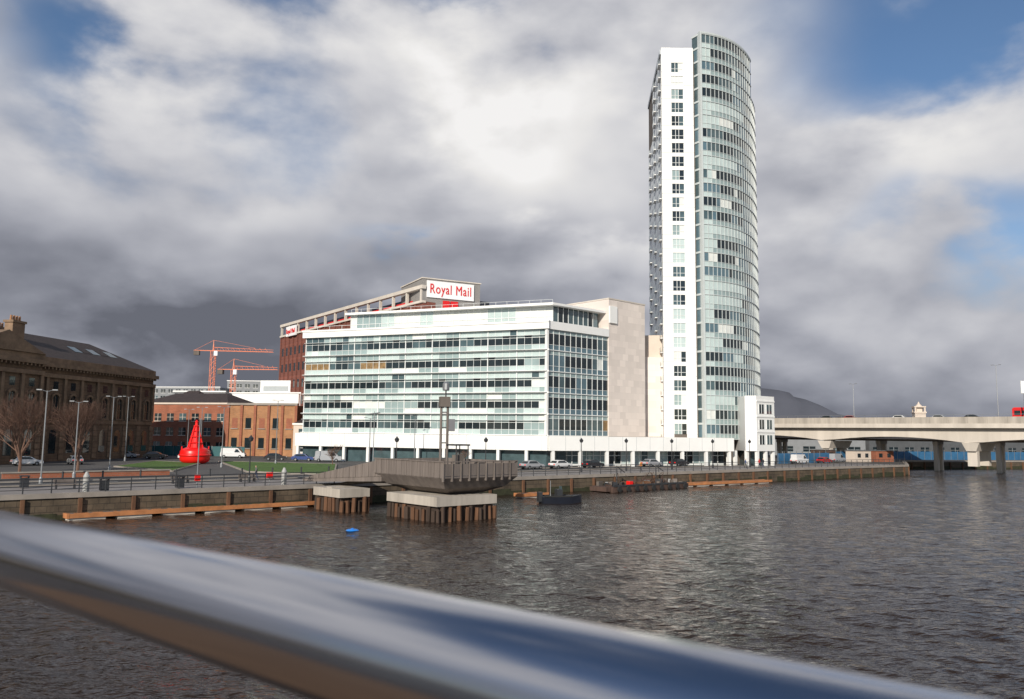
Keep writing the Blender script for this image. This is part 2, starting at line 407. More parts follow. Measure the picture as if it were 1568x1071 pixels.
# podium
o=O('podium_arcade')
E=(44,162); fp=F(C,E)
ff=F(fr.p(-1,-1.4,0)[:2],(6.6,144.2))
for f_,L_ in ((ff,ff.L),(fp,fp.L)):
    y0=0 if f_ is ff else -1.7
    o.box('fascia',f_,0 if f_ is ff else -.3,L_,y0,y0+.8,5.1,7.72,white)
    jx=3.0
    while jx<L_: o.box('fascia_joints',f_,jx,jx+.05,y0-.012,y0+.02,5.15,7.7,mullg); jx+=3.0
    o.box('soffit',f_,.1,L_-.3,y0+.8,y0+4.2,5.15,7.6,white)
    nn=int(L_/1.5); ch=runs(nn,[(gl_dark,3),(gl_mid,3),(gl_pale2,3),(gl_pale,2)])
    for i in range(nn):
        x0=i*L_/nn; o.quad('shopfront',f_,x0,x0+L_/nn,y0+3.4,ZQ+.4,5.15,ch[i]); o.box('mullions',f_,x0-.05,x0+.05,y0+3.25,y0+3.42,ZQ+.1,5.15,mull)
    o.box('shopfront',f_,0,L_,y0+3.38,y0+3.7,ZQ-.02,ZQ+.4,mull)
    o.box('mullions',f_,0,L_,y0+3.3,y0+3.42,4.1,4.22,mull)
    x=.6
    while x<L_:
        o.box('columns',f_,x-.28,x+.28,y0+.1,y0+.66,ZQ-.02,5.1,white); x+=5.6
o.prism('roof_deck',[fr.p(0,0,0)[:2],(6.5,146.3),(43.5,162.6),(50,175),(24,184),(-30,195)],7.3,7.75,concl)
o.finish()
o=O('corner_pavilion')
fc=F((47.3,161.5),(49.3,160.5)); fd=F((49.3,160.5),(54.2,164.5))
o.prism('walls',[(47.3,161.5),(49.3,160.5),(54.2,164.5),(54,172),(48,172)],5.2,16.3,white)
o.box('walls',fc,0,fc.L,-.1,.1,5.2,16.3,white)
for z in (6.5,9.6,12.7):
    o.quad('windows',fd,.8,2.6,-.04,z,z+1.9,gl_dark); o.quad('windows',fd,3.4,5.4,-.04,z,z+1.9,gl_mid)
    o.box('bands',fd,0,fd.L,-.12,.0,z+2.4,z+2.7,white)
    for xx in (.8,1.7,2.6,3.4,4.4,5.4): o.box('bands',fd,xx-.05,xx+.05,-.09,.02,z,z+1.9,mull)
for x,y in ((47.6,161.9),(49.4,161),(51.7,163),(53.8,164.9),(45.5,162.8),(43.9,162)): o.box('columns',FA(x,y,.6),-.3,.3,-.3,.3,ZQ-.02,5.25,white)
o.prism('walls',[(49,164),(53,166.5),(53,172),(49,172)],ZQ-.02,5.2,gl_mid)
o.finish()
# ------------------------------------------------------------ tower
o=O('glass_residential_tower')
fs=F((31.7,166),(38.6,166)); zt=92.2
o.prism('core',[(31.7,166),(38.6,166),(40.6,167),(50,172.5),(55.5,186),(50,197),(34.2,196)],ZQ,91,concd)
o.box('stair_strip',fs,0,2.1,-.3,1,ZQ,zt,white); o.box('stair_strip',fs,4.8,6.9,-.3,1,ZQ,zt,white)
o.box('stair_strip',fs,2.1,4.8,-.28,.98,zt-2.6,zt-.02,white)
for i in range(27):
    z=8.4+i*3.01
    o.box('stair_strip',fs,2.1,4.8,-.25,.3,z+2.15,z+3.01,white)
    c=rng.choices([gl_dark,gl_mid,gl_pale2,blind],[6,2.5,1.2,1.5])[0]; c2=rng.choices([gl_dark,gl_mid,blind],[6,2.5,1.2])[0]
    if i in (6,7,8,12,13): c=c2=gl_pale
    o.quad('windows',fs,2.1,3.7,-.1,z,z+2.15,c); o.quad('windows',fs,3.7,4.8,-.1,z,z+2.15,c2)
    for xx in (2.15,3.0,3.7,4.75): o.box('mullions',fs,xx-.05,xx+.05,-.18,-.05,z,z+2.15,mull)
    o.box('mullions',fs,2.1,4.8,-.17,-.06,z+.75,z+.83,mull)
    for xa,xb in ((0,2.1),(4.8,6.9)): o.box('joints',fs,xa,xb,-.315,-.2,z-.03,z+.03,mullg)
fz=F((34.2,196),(31.7,166)); nz_=8
sg=M('side_cladding',(.42,.46,.50),.5,var=.1)
for i in range(28):
    z=6.5+i*3.01
    for j in range(nz_):
        x0=j*fz.L/nz_; x1=x0+fz.L/nz_
        if z>78 and j<3: continue
        o.quad('side_walls',fz,x0,x1,-.05,z,z+1.0,sg); 
        o.quad('side_walls',fz,x0,x0+1.7,-.05,z+1.0,z+3.01,sg); o.quad('windows',fz,x0+1.7,x1,-.05,z+1,z+3.01,rng.choice([gl_blue,gl_mid,gl_blue,gl_pale2]))
        if j%3==1: o.box('balconies',fz,x0+.8,x1-.2,-.55,-.06,z+.8,z+.95,white); o.box('balconies',fz,x0+.8,x1-.2,-.55,-.51,z+.95,z+1.9,gl_pale2)
o.box('side_walls',fz,0,fz.L-.3,-.25,.3,91,92,sg)
def bez(t,a,b,c): return tuple((1-t)**2*a[i]+2*t*(1-t)*b[i]+t*t*c[i] for i in (0,1))
A=(40.1,164.4);Pm=(51.6,166.8);B=(57.7,184.5)
N=22; arc=[bez(i/N,A,Pm,B) for i in range(N+1)]
mulv=M('tower_mullion',(.50,.54,.54),.4,var=.05)
fq=F((38.6,166.6),A)
for i in range(29):
    z=7.8+i*3.01
    o.quad('windows',fq,0,fq.L,.05,z,z+2.6,gl_mid if rng.random()<.5 else gl_blue); o.box('slabs',fq,0,fq.L,-.1,.2,z+2.6,z+3.01,mulv)
state={}
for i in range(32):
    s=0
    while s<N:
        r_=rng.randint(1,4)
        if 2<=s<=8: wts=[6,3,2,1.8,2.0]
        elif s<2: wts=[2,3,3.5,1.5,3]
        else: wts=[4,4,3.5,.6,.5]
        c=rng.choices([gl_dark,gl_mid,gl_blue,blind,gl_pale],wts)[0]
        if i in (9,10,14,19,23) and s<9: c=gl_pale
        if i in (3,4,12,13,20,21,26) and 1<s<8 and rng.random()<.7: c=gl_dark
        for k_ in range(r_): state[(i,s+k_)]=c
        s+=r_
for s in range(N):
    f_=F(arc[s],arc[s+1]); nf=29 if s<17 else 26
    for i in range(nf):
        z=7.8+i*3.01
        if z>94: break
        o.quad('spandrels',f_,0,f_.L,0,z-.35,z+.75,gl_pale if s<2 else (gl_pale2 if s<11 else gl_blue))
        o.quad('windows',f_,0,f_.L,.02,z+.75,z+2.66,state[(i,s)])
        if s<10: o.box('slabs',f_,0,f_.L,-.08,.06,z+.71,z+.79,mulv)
    ztop=7.8+nf*3.01; mw=.05 if s<10 else .035
    o.box('mullions',f_,-mw,mw,-.10,.05,7.7,ztop-.35,mulv)
    for i in range(nf+1): o.box('slabs',f_,0,f_.L,-.13,.08,7.8+i*3.01-.40,7.8+i*3.01-.26,mulv)
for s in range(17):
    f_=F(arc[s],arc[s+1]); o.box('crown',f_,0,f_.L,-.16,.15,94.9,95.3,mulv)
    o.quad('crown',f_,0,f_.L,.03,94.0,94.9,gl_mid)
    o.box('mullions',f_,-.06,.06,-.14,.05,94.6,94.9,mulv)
o.box('edge_fin',F(A,arc[1]),-.35,.0,-.25,1.2,7.7,95.3,mulv)
o.prism('core',[(40.6,166.2),(49,170),(53.2,178),(44,184)],91,94.2,gl_mid)
o.finish()
# ------------------------------------------------------------ brick mail office
o=O('brick_mail_office')
P0=(-72,247); P1=(-20,176); fm=F(P0,P1)
o.box('walls',fm,0,fm.L,0,30,ZQ,37.3,brickm)
nn=26
for i in range(nn):
    x=i*fm.L/nn
    o.box('pilasters',fm,x,x+.5,-.35,-.01,ZQ,37.3,brickm)
    for z in range(6): o.quad('windows',fm,x+1,x+2.4,-.03,6+z*5,8.4+z*5,gl_dark)
for i in range(14):
    x=i*(fm.L-1)/13; o.box('roof_frame',fm,x,x+.5,-.3,.3,37.3,40.2,concl)
o.box('red_stripe',fm,8,fm.L-6,.9,1.1,37.6,38.3,redsign)
o.box('roof_frame',fm,-.3,fm.L+.2,-.5,.6,40.2,41.0,concl)
o.box('roof_frame',fm,-.3,fm.L+.2,-.5,.6,37.0,37.5,concl)
o.box('plant_room',fm,3,fm.L-3,3,20,37.3,39.6,M('louvre_grey',(.13,.13,.15),.7,var=.3,streak=True))
ft=F((-20.3,176.4),(-7.6,183))
o.box('sign_tower',ft,0,ft.L,0,14,ZQ,42.6,M('tower_concrete',(.23,.22,.21),.8,var=.12,streak=True))
o.box('sign_tower',ft,-.2,ft.L+.2,-.2,14.2,42.6,42.85,concl)
o.box('sign_board',ft,1.0,12.6,-.35,-.05,38.4,42.2,signw)
o.box('red_louvre',ft,5.0,6.6,-.3,-.02,33,37.9,redsign); o.box('red_louvre',ft,6.9,8.7,-.3,-.02,33,37.9,redsign)
o.box('small_sign',fm,6.4,14.2,-1.0,-.6,36.6,39.6,signw)
root=o.finish()
def lettering(body,fr_,x,y,z,size,parent,sx=1):
    c=bpy.data.curves.new('lettering','FONT'); c.body=body; c.size=size; c.extrude=.05; c.space_character=1.12
    ob=bpy.data.objects.new('lettering',c); scene.collection.objects.link(ob); c.materials.append(redsign)
    p=fr_.p(x,y,z); ob.rotation_euler=(R(90),0,fr_.ang); ob.parent=parent; ob.location=Vector(p)-parent.location; ob.scale=(sx,1,1)
lettering('Royal Mail',ft,1.6,-.42,39.4,3.1,root,.71)
lettering('Royal Mail',fm,6.8,-1.08,37.4,2.0,root,.73)
# ------------------------------------------------------------ custom house
o=O('sandstone_custom_house')
fh=F((-84.5,118),(-76.5,170)); LH=fh.L
o.box('walls',fh,0,LH,0,26,ZQ,19.2,stone)
o.box('pavilion',fh,0,17,-2.5,0,ZQ,19.6,stone)
def facade(x0,x1,y):
    nb=int((x1-x0)/4.2); bw=(x1-x0)/nb
    o.box('trim',fh,x0,x1,y-.25,y-.01,9.0,9.7,stonet)
    o.box('trim',fh,x0-.2,x1+.2,y-.5,y-.01,16.9,17.6,stonet)
    o.box('trim',fh,x0-.3,x1+.5,y-.95,y+.3,18.7,19.4,stonet)
    o.box('trim',fh,x0-.1,x1+.1,y-.4,y+.2,19.4,20.4,stonet)
    k_=x0
    while k_<x1: o.box('trim',fh,k_,k_+.3,y-.8,y-.3,18.3,18.7,stonet); k_+=.9
    for i in range(nb):
        c=x0+(i+.5)*bw
        for k in (-.9,.9):
            o.box('trim',fh,c+k-.14,c+k+.14,y-.3,y-.01,10.0,13.9,stonet)
        o.box('trim',fh,c-1.2,c+1.2,y-.45,y-.01,9.75,10.05,stonet)
        o.quad('windows',fh,c-.75,c+.75,y-.04,10.05,13.2,gl_dark)
        vs=[fh.p(c+.75*math.cos(t*math.pi/8),y-.04,13.2+.75*math.sin(t*math.pi/8)) for t in range(9)]
        o.add('windows',vs,[tuple(range(9))],gl_dark)
        for t in range(8):
            a0,a1=t*math.pi/8,(t+1)*math.pi/8
            pts=[(c+r*math.cos(a),13.2+r*math.sin(a)) for r,a in ((.78,a0),(1.15,a0),(1.15,a1),(.78,a1))]
            v=[fh.p(px,y-.3,pz) for px,pz in pts]+[fh.p(px,y-.02,pz) for px,pz in pts]
            o.add('trim',v,[(0,1,2,3),(4,5,6,7),(0,1,5,4),(1,2,6,5),(2,3,7,6),(3,0,4,7)],stonet)
        o.box('windows',fh,c-.04,c+.04,y-.1,y-.02,10.05,13.9,stonet); o.box('windows',fh,c-.75,c+.75,y-.1,y-.02,11.6,11.7,stonet)
        o.box('trim',fh,c+bw/2-.45,c+bw/2+.2,y-.35,y-.01,9.7,16.9,stonet)
        o.quad('windows',fh,c-.6,c+.6,y-.04,14.9,16.3,gl_dark)
        o.quad('windows',fh,c-.85,c+.85,y-.04,3.6,7.0,gl_dark)
        vs=[fh.p(c+.85*math.cos(t*math.pi/8),y-.04,7.0+.85*math.sin(t*math.pi/8)) for t in range(9)]
        o.add('windows',vs,[tuple(range(9))],gl_dark)
        for z in range(6): o.box('trim',fh,c+bw/2-.6,c+bw/2+.6,y-.18,y-.01,ZQ+.3+z*1.05,ZQ+1.2+z*1.05,stonet)
facade(17,LH,0); facade(0,17,-2.5)
v=[fh.p(0,-3.2,20.4),fh.p(17,-3.2,20.4),fh.p(8.5,-3.2,23.6),fh.p(0,8,20.4),fh.p(17,8,20.4),fh.p(8.5,8,23.6)]
o.add('roof',v,[(0,1,2),(3,4,5),(1,4,5,2),(0,2,5,3)],stonet)
v=[fh.p(15,-.2,20.4),fh.p(LH+.2,-.2,20.4),fh.p(LH+.2,25,20.4),fh.p(15,25,20.4),fh.p(17,9,25.3),fh.p(LH-9,9,25.3),fh.p(LH-9,16,25.3),fh.p(17,16,25.3)]
o.add('roof',v,[(0,1,5,4),(1,2,6,5),(2,3,7,6),(3,0,4,7),(4,5,6,7)],slate)
for k_ in range(5): o.add('skylights',[fh.p(33+k_*2.6,3.8,22.6),fh.p(35.2+k_*2.6,3.8,22.6),fh.p(35.2+k_*2.6,5.8,23.7),fh.p(33+k_*2.6,5.8,23.7)],[(0,1,2,3)],slate if k_%2 else gl_mid)
for x,y in ((18.5,5),(-1,3),(26,15)):
    o.box('chimneys',fh,x,x+2.8,y,y+1.6,20,26.3,stonet); o.box('chimneys',fh,x-.2,x+3,y-.2,y+1.8,26.3,26.7,stonet)
    for k in range(4): p=fh.p(x+.4+k*.65,y+.8,0); o.lathe('chimneys',p[0],p[1],[(.22,26.7),(.18,27.6)],bricko,8)
o.finish()
# ------------------------------------------------------------ brick blocks behind
def block(name,p0,p1,depth,z1,wall,fh_=3.4,bw=3.2,win=gl_dark,gable=None,roofm=None,trim=white,ww=.55,z0=ZQ,zw=3.4):
    o=O(name); f_=F(p0,p1)
    o.box('walls',f_,0,f_.L,0,depth,z0,z1,wall)
    nb=max(1,int(f_.L/bw)); b=f_.L/nb
    z=zw
    while z+2<z1:
        for i in range(nb):
            c=(i+.5)*b; h=b*ww/2
            o.quad('windows',f_,c-h,c+h,-.04,z,z+1.8,win if rng.random()<.7 else gl_mid)
            o.box('frames',f_,c-h-.1,c+h+.1,-.14,-.02,z-.18,z,trim); o.box('frames',f_,c-.05,c+.05,-.1,-.02,z,z+1.8,trim)
            o.box('frames',f_,c-h,c+h,-.1,-.02,z+.85,z+.93,trim)
        z+=fh_
    o.box('parapet',f_,-.2,f_.L+.2,-.25,.4,z1,z1+.4,trim)
    if gable:
        v=[f_.p(0,0,z1+.4),f_.p(f_.L,0,z1+.4),f_.p(f_.L,depth,z1+.4),f_.p(0,depth,z1+.4),f_.p(gable[0],depth/2,z1+gable[1]),f_.p(f_.L-gable[0],depth/2,z1+gable[1])]
        o.add('roof',v,[(0,1,5,4),(1,2,5),(2,3,4,5),(3,0,4)],roofm or slate)
    o.finish()
block('red_brick_terrace',(-91,196),(-67.5,190),14,14.2,brickr,gable=(5,3.0),trim=cream2)
o=O('orange_brick_warehouse'); f_=F((-66.5,188),(-50,186))
o.box('walls',f_,0,f_.L,0,16,ZQ,14.0,bricko)
for i in range(6):
    x=i*f_.L/5.0; o.box('piers',f_,x-.3,x+.3,-.3,-.01,ZQ,14.4,brickr)
for i in range(5):
    c=(i+.5)*f_.L/5
    for z in (4,8.6):
        o.quad('windows',f_,c-.7,c+.7,-.03,z,z+2.4,gl_dark if z<6 or i%2 else brickr); o.box('sills',f_,c-.9,c+.9,-.2,-.02,z-.2,z,cop)
o.box('parapet',f_,-.3,f_.L+.3,-.35,.3,14.0,14.5,cop)
o.finish()
block('rendered_house',(-50,184),(-44,182),10,9.5,cream2,gable=(1,2.4))
block('grey_office_block',(-100,236),(-84,234),14,19.2,greyp,bw=3,ww=.8)
block('white_rooftop_block',(-84,238),(-58,232),14,19.0,white,bw=3.2,ww=.8,win=gl_mid)
o=O('rooftop_plant_room'); o.box('body',F((-76,241),(-65,239)),0,10,0,8,19.4,23.2,white); o.box('louvres',F((-76,241),(-65,239)),1,9,-.1,-.01,20,21.5,mullg); o.finish()
block('stone_gabled_house',(-93,214),(-83,211),10,15.2,M('brown_render',(.22,.13,.09),.8),gable=(3.5,3.5),roofm=slate)
for nm,a,b,z in (('distant_apartment_block',(-205,420),(-150,410),30),('distant_apartment_block',(-150,420),(-120,420),34)):
    block(nm,a,b,20,z,greyp,bw=4,ww=.6)
o=O('site_hoarding'); f_=F((-86,184),(-60,181)); o.box('panels',f_,0,f_.L,0,.1,ZQ,ZQ+2.2,M('teal_hoarding',(.02,.1,.11),.6)); 
for i in range(12): o.box('posts',f_,i*2.3,i*2.3+.1,-.08,-.002,ZQ,ZQ+2.35,steel_g)
o.finish()
# ------------------------------------------------------------ cranes
def crane(x,y,zt,a,jl,cl,mat):
    o=O('tower_crane'); s=.75
    for dx,dy in ((-s,-s),(s,-s),(s,s),(-s,s)): o.tube('mast',(x+dx,y+dy,ZQ),(x+dx,y+dy,zt),.11,.11,mat,4)
    z=ZQ
    while z<zt-2:
        o.tube('mast',(x-s,y-s,z),(x+s,y-s,z+2),.07,.07,mat,4); o.tube('mast',(x+s,y-s,z),(x+s,y+s,z+2),.07,.07,mat,4); z+=2
    d=Vector((math.cos(a),math.sin(a),0)); c=Vector((x,y,zt)); up=Vector((0,0,1.3)); nrm=Vector((-d.y,d.x,0))*.7
    for q in (nrm,-nrm): o.tube('jib',c+q-d*cl,c+q+d*jl,.11,.09,mat,4)
    o.tube('jib',c+up,c+up*.6+d*jl,.11,.08,mat,4)
    t=0
    while t<jl-2: 
        o.tube('jib',c+nrm+d*t,c+up+d*(t+1),.05,.05,mat,4); o.tube('jib',c+up+d*(t+1),c-nrm+d*(t+2),.05,.05,mat,4); t+=2
    top=c+Vector((0,0,4)); o.tube('apex',c-nrm,top,.14,.1,mat,4); o.tube('apex',c+nrm,top,.14,.1,mat,4)
    o.tube('ties',top,c+up+d*jl*.7,.05,.05,mat,4); o.tube('ties',top,c-d*cl,.05,.05,mat,4)
    f_=FA(x,y,a); o.box('counterweight',f_,-cl,-cl+2.0,-.8,.8,zt-1.8,zt-.1,concd); o.box('cab',f_,.6,1.9,-1.8,-.7,zt-2.0,zt-.2,signw)
    o.finish()
crane(-113,300,38,.12,22,7,cranem)
crane(-105,300,31,-.08,17,6,cranem)
# ------------------------------------------------------------ buoy sculpture
o=O('red_navigation_buoy'); bx,by=-55,140
o.lathe('hull',bx,by,[(1.6,ZQ),(2.3,ZQ+.4),(2.5,ZQ+.8),(2.5,ZQ+2.1),(2.3,ZQ+2.5),(1.5,ZQ+2.8)],redp,28)
o.lathe('hull',bx,by,[(2.62,ZQ+1.35),(2.68,ZQ+1.45),(2.68,ZQ+1.55),(2.62,ZQ+1.65)],redp,28)
for i in range(6):
    a=i*math.pi/3; o.tube('tower',(bx+1.35*math.cos(a),by+1.35*math.sin(a),ZQ+2.6),(bx+.35*math.cos(a),by+.35*math.sin(a),ZQ+6.5),.13,.1,redp,6)
o.lathe('tower',bx,by,[(1.15,ZQ+2.7),(.3,ZQ+6.3)],redp,12)
for z,r in ((3.6,1.2),(4.6,.92),(5.6,.65)): o.lathe('tower',bx,by,[(r,ZQ+z),(r+.06,ZQ+z+.06),(r,ZQ+z+.14)],redp,18)
o.lathe('lantern',bx,by,[(.45,ZQ+6.4),(.5,ZQ+6.6),(.25,ZQ+6.7),(.25,ZQ+7.2),(.33,ZQ+7.25),(.05,ZQ+7.6)],redp,14)
for a in (0.5,3.6): o.tube('lifting_lugs',(bx+2.2*math.cos(a),by+2.2*math.sin(a),ZQ+2.5),(bx+2.2*math.cos(a),by+2.2*math.sin(a),ZQ+3.0),.12,.12,redp,8)
o.finish(smooth=('hull',))
# ------------------------------------------------------------ pontoons
def pontoon(p0,p1,wd,piles=(),name='floating_pontoon'):
    o=O(name); f_=F(p0,p1); x=0
    while x<f_.L:
        o.box('floats',f_,x+.2,min(x+3.2,f_.L),.15,wd-.15,-.3,.22,concd if int(x)%2 else concl); x+=4
    o.box('frame',f_,0,f_.L,0,.18,.2,.58,orange); o.box('frame',f_,0,f_.L,wd-.18,wd,.2,.58,orange); o.box('frame',f_,-.02,.2,-.02,wd+.02,.18,.60,orange)
    x=.2
    while x<f_.L-.3:
        o.box('deck_boards',f_,x,x+.26,.18,wd-.18,.46,.54,timber if rq.random()<.4 else orange); x+=.3
    for px in piles:
        p=f_.p(px,wd+.5,0); o.lathe('piles',p[0],p[1],[(.28,-1),(.28,3.7),(.1,4.1)],M('pile_white',(.33,.33,.32),.5),14)
    o.finish()
pontoon((-38.6,70.6),(-20.5,87.3),1.9,(2,21.5))
pontoon((14,117.5),(46,141.5),1.8,())
pontoon((1.5,101),(5,104),1.6,())
# ------------------------------------------------------------ derelict swing bridge
o=O('derelict_swing_bridge')
K=(-6.1,73); Lc=(-13.8,81.7); Rc=(.7,79.2)
fl_=F(Lc,K); frr=F(K,Rc)
def off4(ins):
    u=Vector((frr.dx,frr.dy)); v=Vector((-fl_.dx,-fl_.dy)); k=Vector(K)
    return [tuple(k+u*ins+v*ins),tuple(k+u*(frr.L-ins)+v*ins),tuple(k+u*(frr.L-ins)+v*(fl_.L-ins)),tuple(k+u*ins+v*(fl_.L-ins))]
r0=[(*p,2.9) for p in off4(.9)]; r1=[(*p,3.9) for p in off4(0)]; r2=[(*p,4.05) for p in off4(0)]
r00=[(*p,2.3) for p in off4(2.4)]
o.loft('platform',[r00,r0,r1,r2],timber)
nb=26
for i in range(nb):
    x0=i*fl_.L/nb; o.box('cladding',fl_,x0+.01,x0+fl_.L/nb-.03,-.06+.02*(i%2),.05,3.95,5.35,timber)
o.box('cladding',fl_,-.05,fl_.L+.05,-.12,.14,5.35,5.45,timber)
nb=9
for i in range(nb):
    x0=i*frr.L/nb
    o.box('cladding',frr,x0+.06,x0+frr.L/nb-.08,0,.08,4.1,5.2,timber); o.box('posts',frr,x0-.05,x0+.05,-.1,.14,3.6,5.45,timber)
o.box('cladding',frr,0,frr.L,-.06,.12,5.35,5.44,timber)
fbk=F(Rc,off4(0)[2]); fbl=F(off4(0)[2],off4(0)[3])
for f_ in (fbk,fbl): o.box('cladding',f_,0,f_.L,0,.1,4,5.35,timber)
fa2=F((-23.0,89.2),(-13.0,81.2)); LR=fa2.L
v=[fa2.p(0,0,2.5),fa2.p(LR,0,3.1),fa2.p(LR,3.6,3.1),fa2.p(0,3.6,2.5),fa2.p(0,0,2.9),fa2.p(LR,0,4.0),fa2.p(LR,3.6,4.0),fa2.p(0,3.6,2.9)]
o.add('ramp_deck',v,[(0,1,2,3),(4,5,6,7),(0,1,5,4),(1,2,6,5),(2,3,7,6),(3,0,4,7)],timber)
for yy in (-.06,3.6):
    v=[fa2.p(1.2,yy,2.9),fa2.p(LR,yy,3.6),fa2.p(LR,yy,5.3),fa2.p(1.2,yy,3.2)]; v+=[fa2.p(1.2,yy+.1,2.9),fa2.p(LR,yy+.1,3.6),fa2.p(LR,yy+.1,5.3),fa2.p(1.2,yy+.1,3.2)]
    o.add('ramp_parapet',v,[(0,1,2,3),(4,5,6,7),(0,1,5,4),(1,2,6,5),(2,3,7,6),(3,0,4,7)],timber)
for i in range(11):
    t=(i+.5)/11; x0=1.4+t*(LR-1.8); zt_=3.2+(5.3-3.2)*(x0-1.2)/(LR-1.2); zb_=2.95+.7*(x0-1.2)/(LR-1.2); o.box('ramp_parapet',fa2,x0-.05,x0+.05,-.13,-.062,zb_,zt_,timber)
prev=None
for i in range(9):
    t=i/8; p=fa2.p(2+t*(LR-1),1.8,1.9+1.1*math.sin(t*math.pi*.6))
    if prev: o.tube('arch_strut',prev,p,.22,.22,concd,8)
    prev=p
def pier(corner,u,v,lu,lv,ztop):
    c=Vector(corner); u=Vector(u); v=Vector(v)
    q=[tuple(c),tuple(c+u*lu),tuple(c+u*lu+v*lv),tuple(c+v*lv)]
    o.prism('pier_cap',q,ztop-.85,ztop,conc)
    c2=c+u*.35+v*.35; q2=[tuple(c2),tuple(c2+u*(lu-.7)),tuple(c2+u*(lu-.7)+v*(lv-.7)),tuple(c2+v*(lv-.7))]
    o.prism('pier_core',q2,-1.5,ztop-.85,piled)
    for a,b in ((q[0],q[1]),(q[3],q[0]),(q[1],q[2])):
        f_=F(a,b); x=.25
        while x<f_.L-.2:
            wv=.14+.12*rng.random(); yy=.2-.16*rng.random()
            p=f_.p(x,yy,0); tp=f_.p(x+rng.uniform(-.12,.12),yy,0)
            o.tube('timber_piles',(p[0],p[1],-1.5),(tp[0],tp[1],ztop-.8-(.5*rng.random())),wv,wv*.9,rng.choice([pile,pile,piled]),7); x+=.45+.4*rng.random()
U=(frr.dx,frr.dy); V=(-fl_.dx,-fl_.dy)
pier((-6.6,72.6),U,V,7.2,8.2,2.25)
pier((-17.0,80.5),U,V,3.5,5.5,2.3)
o.prism('pier_cap',[(-18.9,83),(-18.2,82.3),(-17,83.4),(-17.7,84.2)],-1,2.4,conc)
mx_,my_=-6.6,79
for dx in (-.32,.32): o.tube('mast',(mx_+dx,my_,3.9),(mx_+dx,my_,11.4),.14,.12,timber,8)
for z in (5.5,7,8.5,10,11.2): o.box('mast',FA(mx_,my_,0),-.45,.45,-.08,.08,z,z+.12,steel_d)
o.box('signal_box',FA(mx_,my_,.3),-.5,.5,-.4,.4,10.6,11.6,concd); o.lathe('lantern',mx_+.1,my_,[(.3,12.2),(.34,12.3),(.34,12.9),(.15,13.1)],steel_g,10); o.tube('mast',(mx_+.1,my_,11.6),(mx_+.1,my_,12.2),.08,.08,steel_d,6)
o.box('signal_box',FA(mx_+.7,my_,.3),-.3,.3,-.3,.3,8.2,9.4,M('signal_grey',(.18,.18,.19),.5))
o.tube('mast',(mx_+.2,my_,8.8),(mx_+.7,my_,8.8),.06,.06,steel_d,6)
fk=FA(-5.3,78,.75); 
for (a,b) in ((0,0),(1.5,0),(1.5,1.3),(0,1.3)): p=fk.p(a,b,0); o.tube('control_cage',(p[0],p[1],4),(p[0],p[1],6.8),.06,.06,steel_d,6)
o.box('control_cage',fk,-.15,1.65,-.15,1.45,6.8,6.95,steel_d); o.box('control_cage',fk,.3,1.2,.3,1,4,5.9,concd)
o.tube('flagpole',(-14.2,83,3.5),(-14.2,83,10.2),.06,.04,steel_g,6); o.tube('flagpole',(-14.8,83,9.9),(-13.6,83,10.05),.05,.05,steel_g,6)
o.finish()
# ------------------------------------------------------------ boats
o=O('workboat'); f_=FA(3.6,94.5,.35)
def hull(o,f_,Lh,Wd,z0,z1,mat,n=10):
    rings=[]
    for i in range(n+1):
        t=i/n; x=t*Lh; wv=Wd/2*min(1,(1-t)*3.0)**.6 if t>.6 else Wd/2*(.85+.15*min(1,t*4)); wv=max(wv,.04); sh=.35*max(0,t-.5)*2*(z1-z0)*.5
        rings.append([f_.p(x,-wv,z1+sh),f_.p(x,-wv*.75,z0),f_.p(x,wv*.75,z0),f_.p(x,wv,z1+sh)])
    o.loft('hull',rings,mat)
hull(o,f_,5.2,2.0,-.3,.75,navy)
o.box('gunwale',f_,.1,3.6,-1.0,-.85,.74,.9,rubber); o.box('gunwale',f_,.1,3.6,.85,1.0,.74,.9,rubber)
o.box('console',f_,1.9,2.6,-.4,.4,.7,1.6,steel_d); o.box('console',f_,2.45,2.5,-.35,.35,1.6,1.95,gl_mid)
o.tube('mast',f_.p(1.2,0,.7),f_.p(1.2,0,2.6),.04,.03,steel_g,6); o.box('outboard_engine',f_,-.4,.1,-.3,.3,.2,1.3,steel_d)
o.finish()
o=O('debris_barge'); f_=FA(14.5,113.5,.72)
o.box('hull',f_,0,17,0,4,-.4,.75,rust); o.box('hull',f_,-1,0,.4,3.6,.1,.73,rust); o.box('hull',f_,17,18,.4,3.6,.1,.73,rust)
o.box('bulwark',f_,.05,16.95,-.08,.1,.75,1.0,steel_d); 
rr=random.Random(3)
for i in range(60):
    x=rr.uniform(.3,16.5); y=rr.uniform(.3,3.5); a=rr.uniform(0,3)
    g=FA(*f_.p(x,y,0)[:2],a); h=rr.uniform(.15,.75)**1.2; l=rr.uniform(.2,.9); o.box('deck_cargo',g,-l,l,-.2,.2,.75,.75+h,rr.choice([steel_d,rust,concd,pile,steel_g,timber]))
for i in range(22):
    x=rr.uniform(1,16); p=f_.p(x,rr.uniform(.3,3),.75); q_=f_.p(x+rr.uniform(-1.2,1.2),rr.uniform(.3,3),rr.uniform(1.3,2.6)); o.tube('scrap_bars',p,q_,.05,.04,rust,5)
for i in range(9): p=f_.p(1+i*1.9,-.2,.4); o.tube('tyre_fenders',p,f_.p(1+i*1.9,-.42,.4),.4,.4,rubber,12)
for x in (3,12): o.tube('derrick',f_.p(x,2,.75),f_.p(x,2,3.6),.1,.08,steel_d,6); o.tube('derrick',f_.p(x,2,3.5),f_.p(x+1.8,2,2.6),.06,.06,steel_d,6)
o.box('skip',f_,4.3,5.0,.6,1.3,.75,1.4,redp); o.finish()
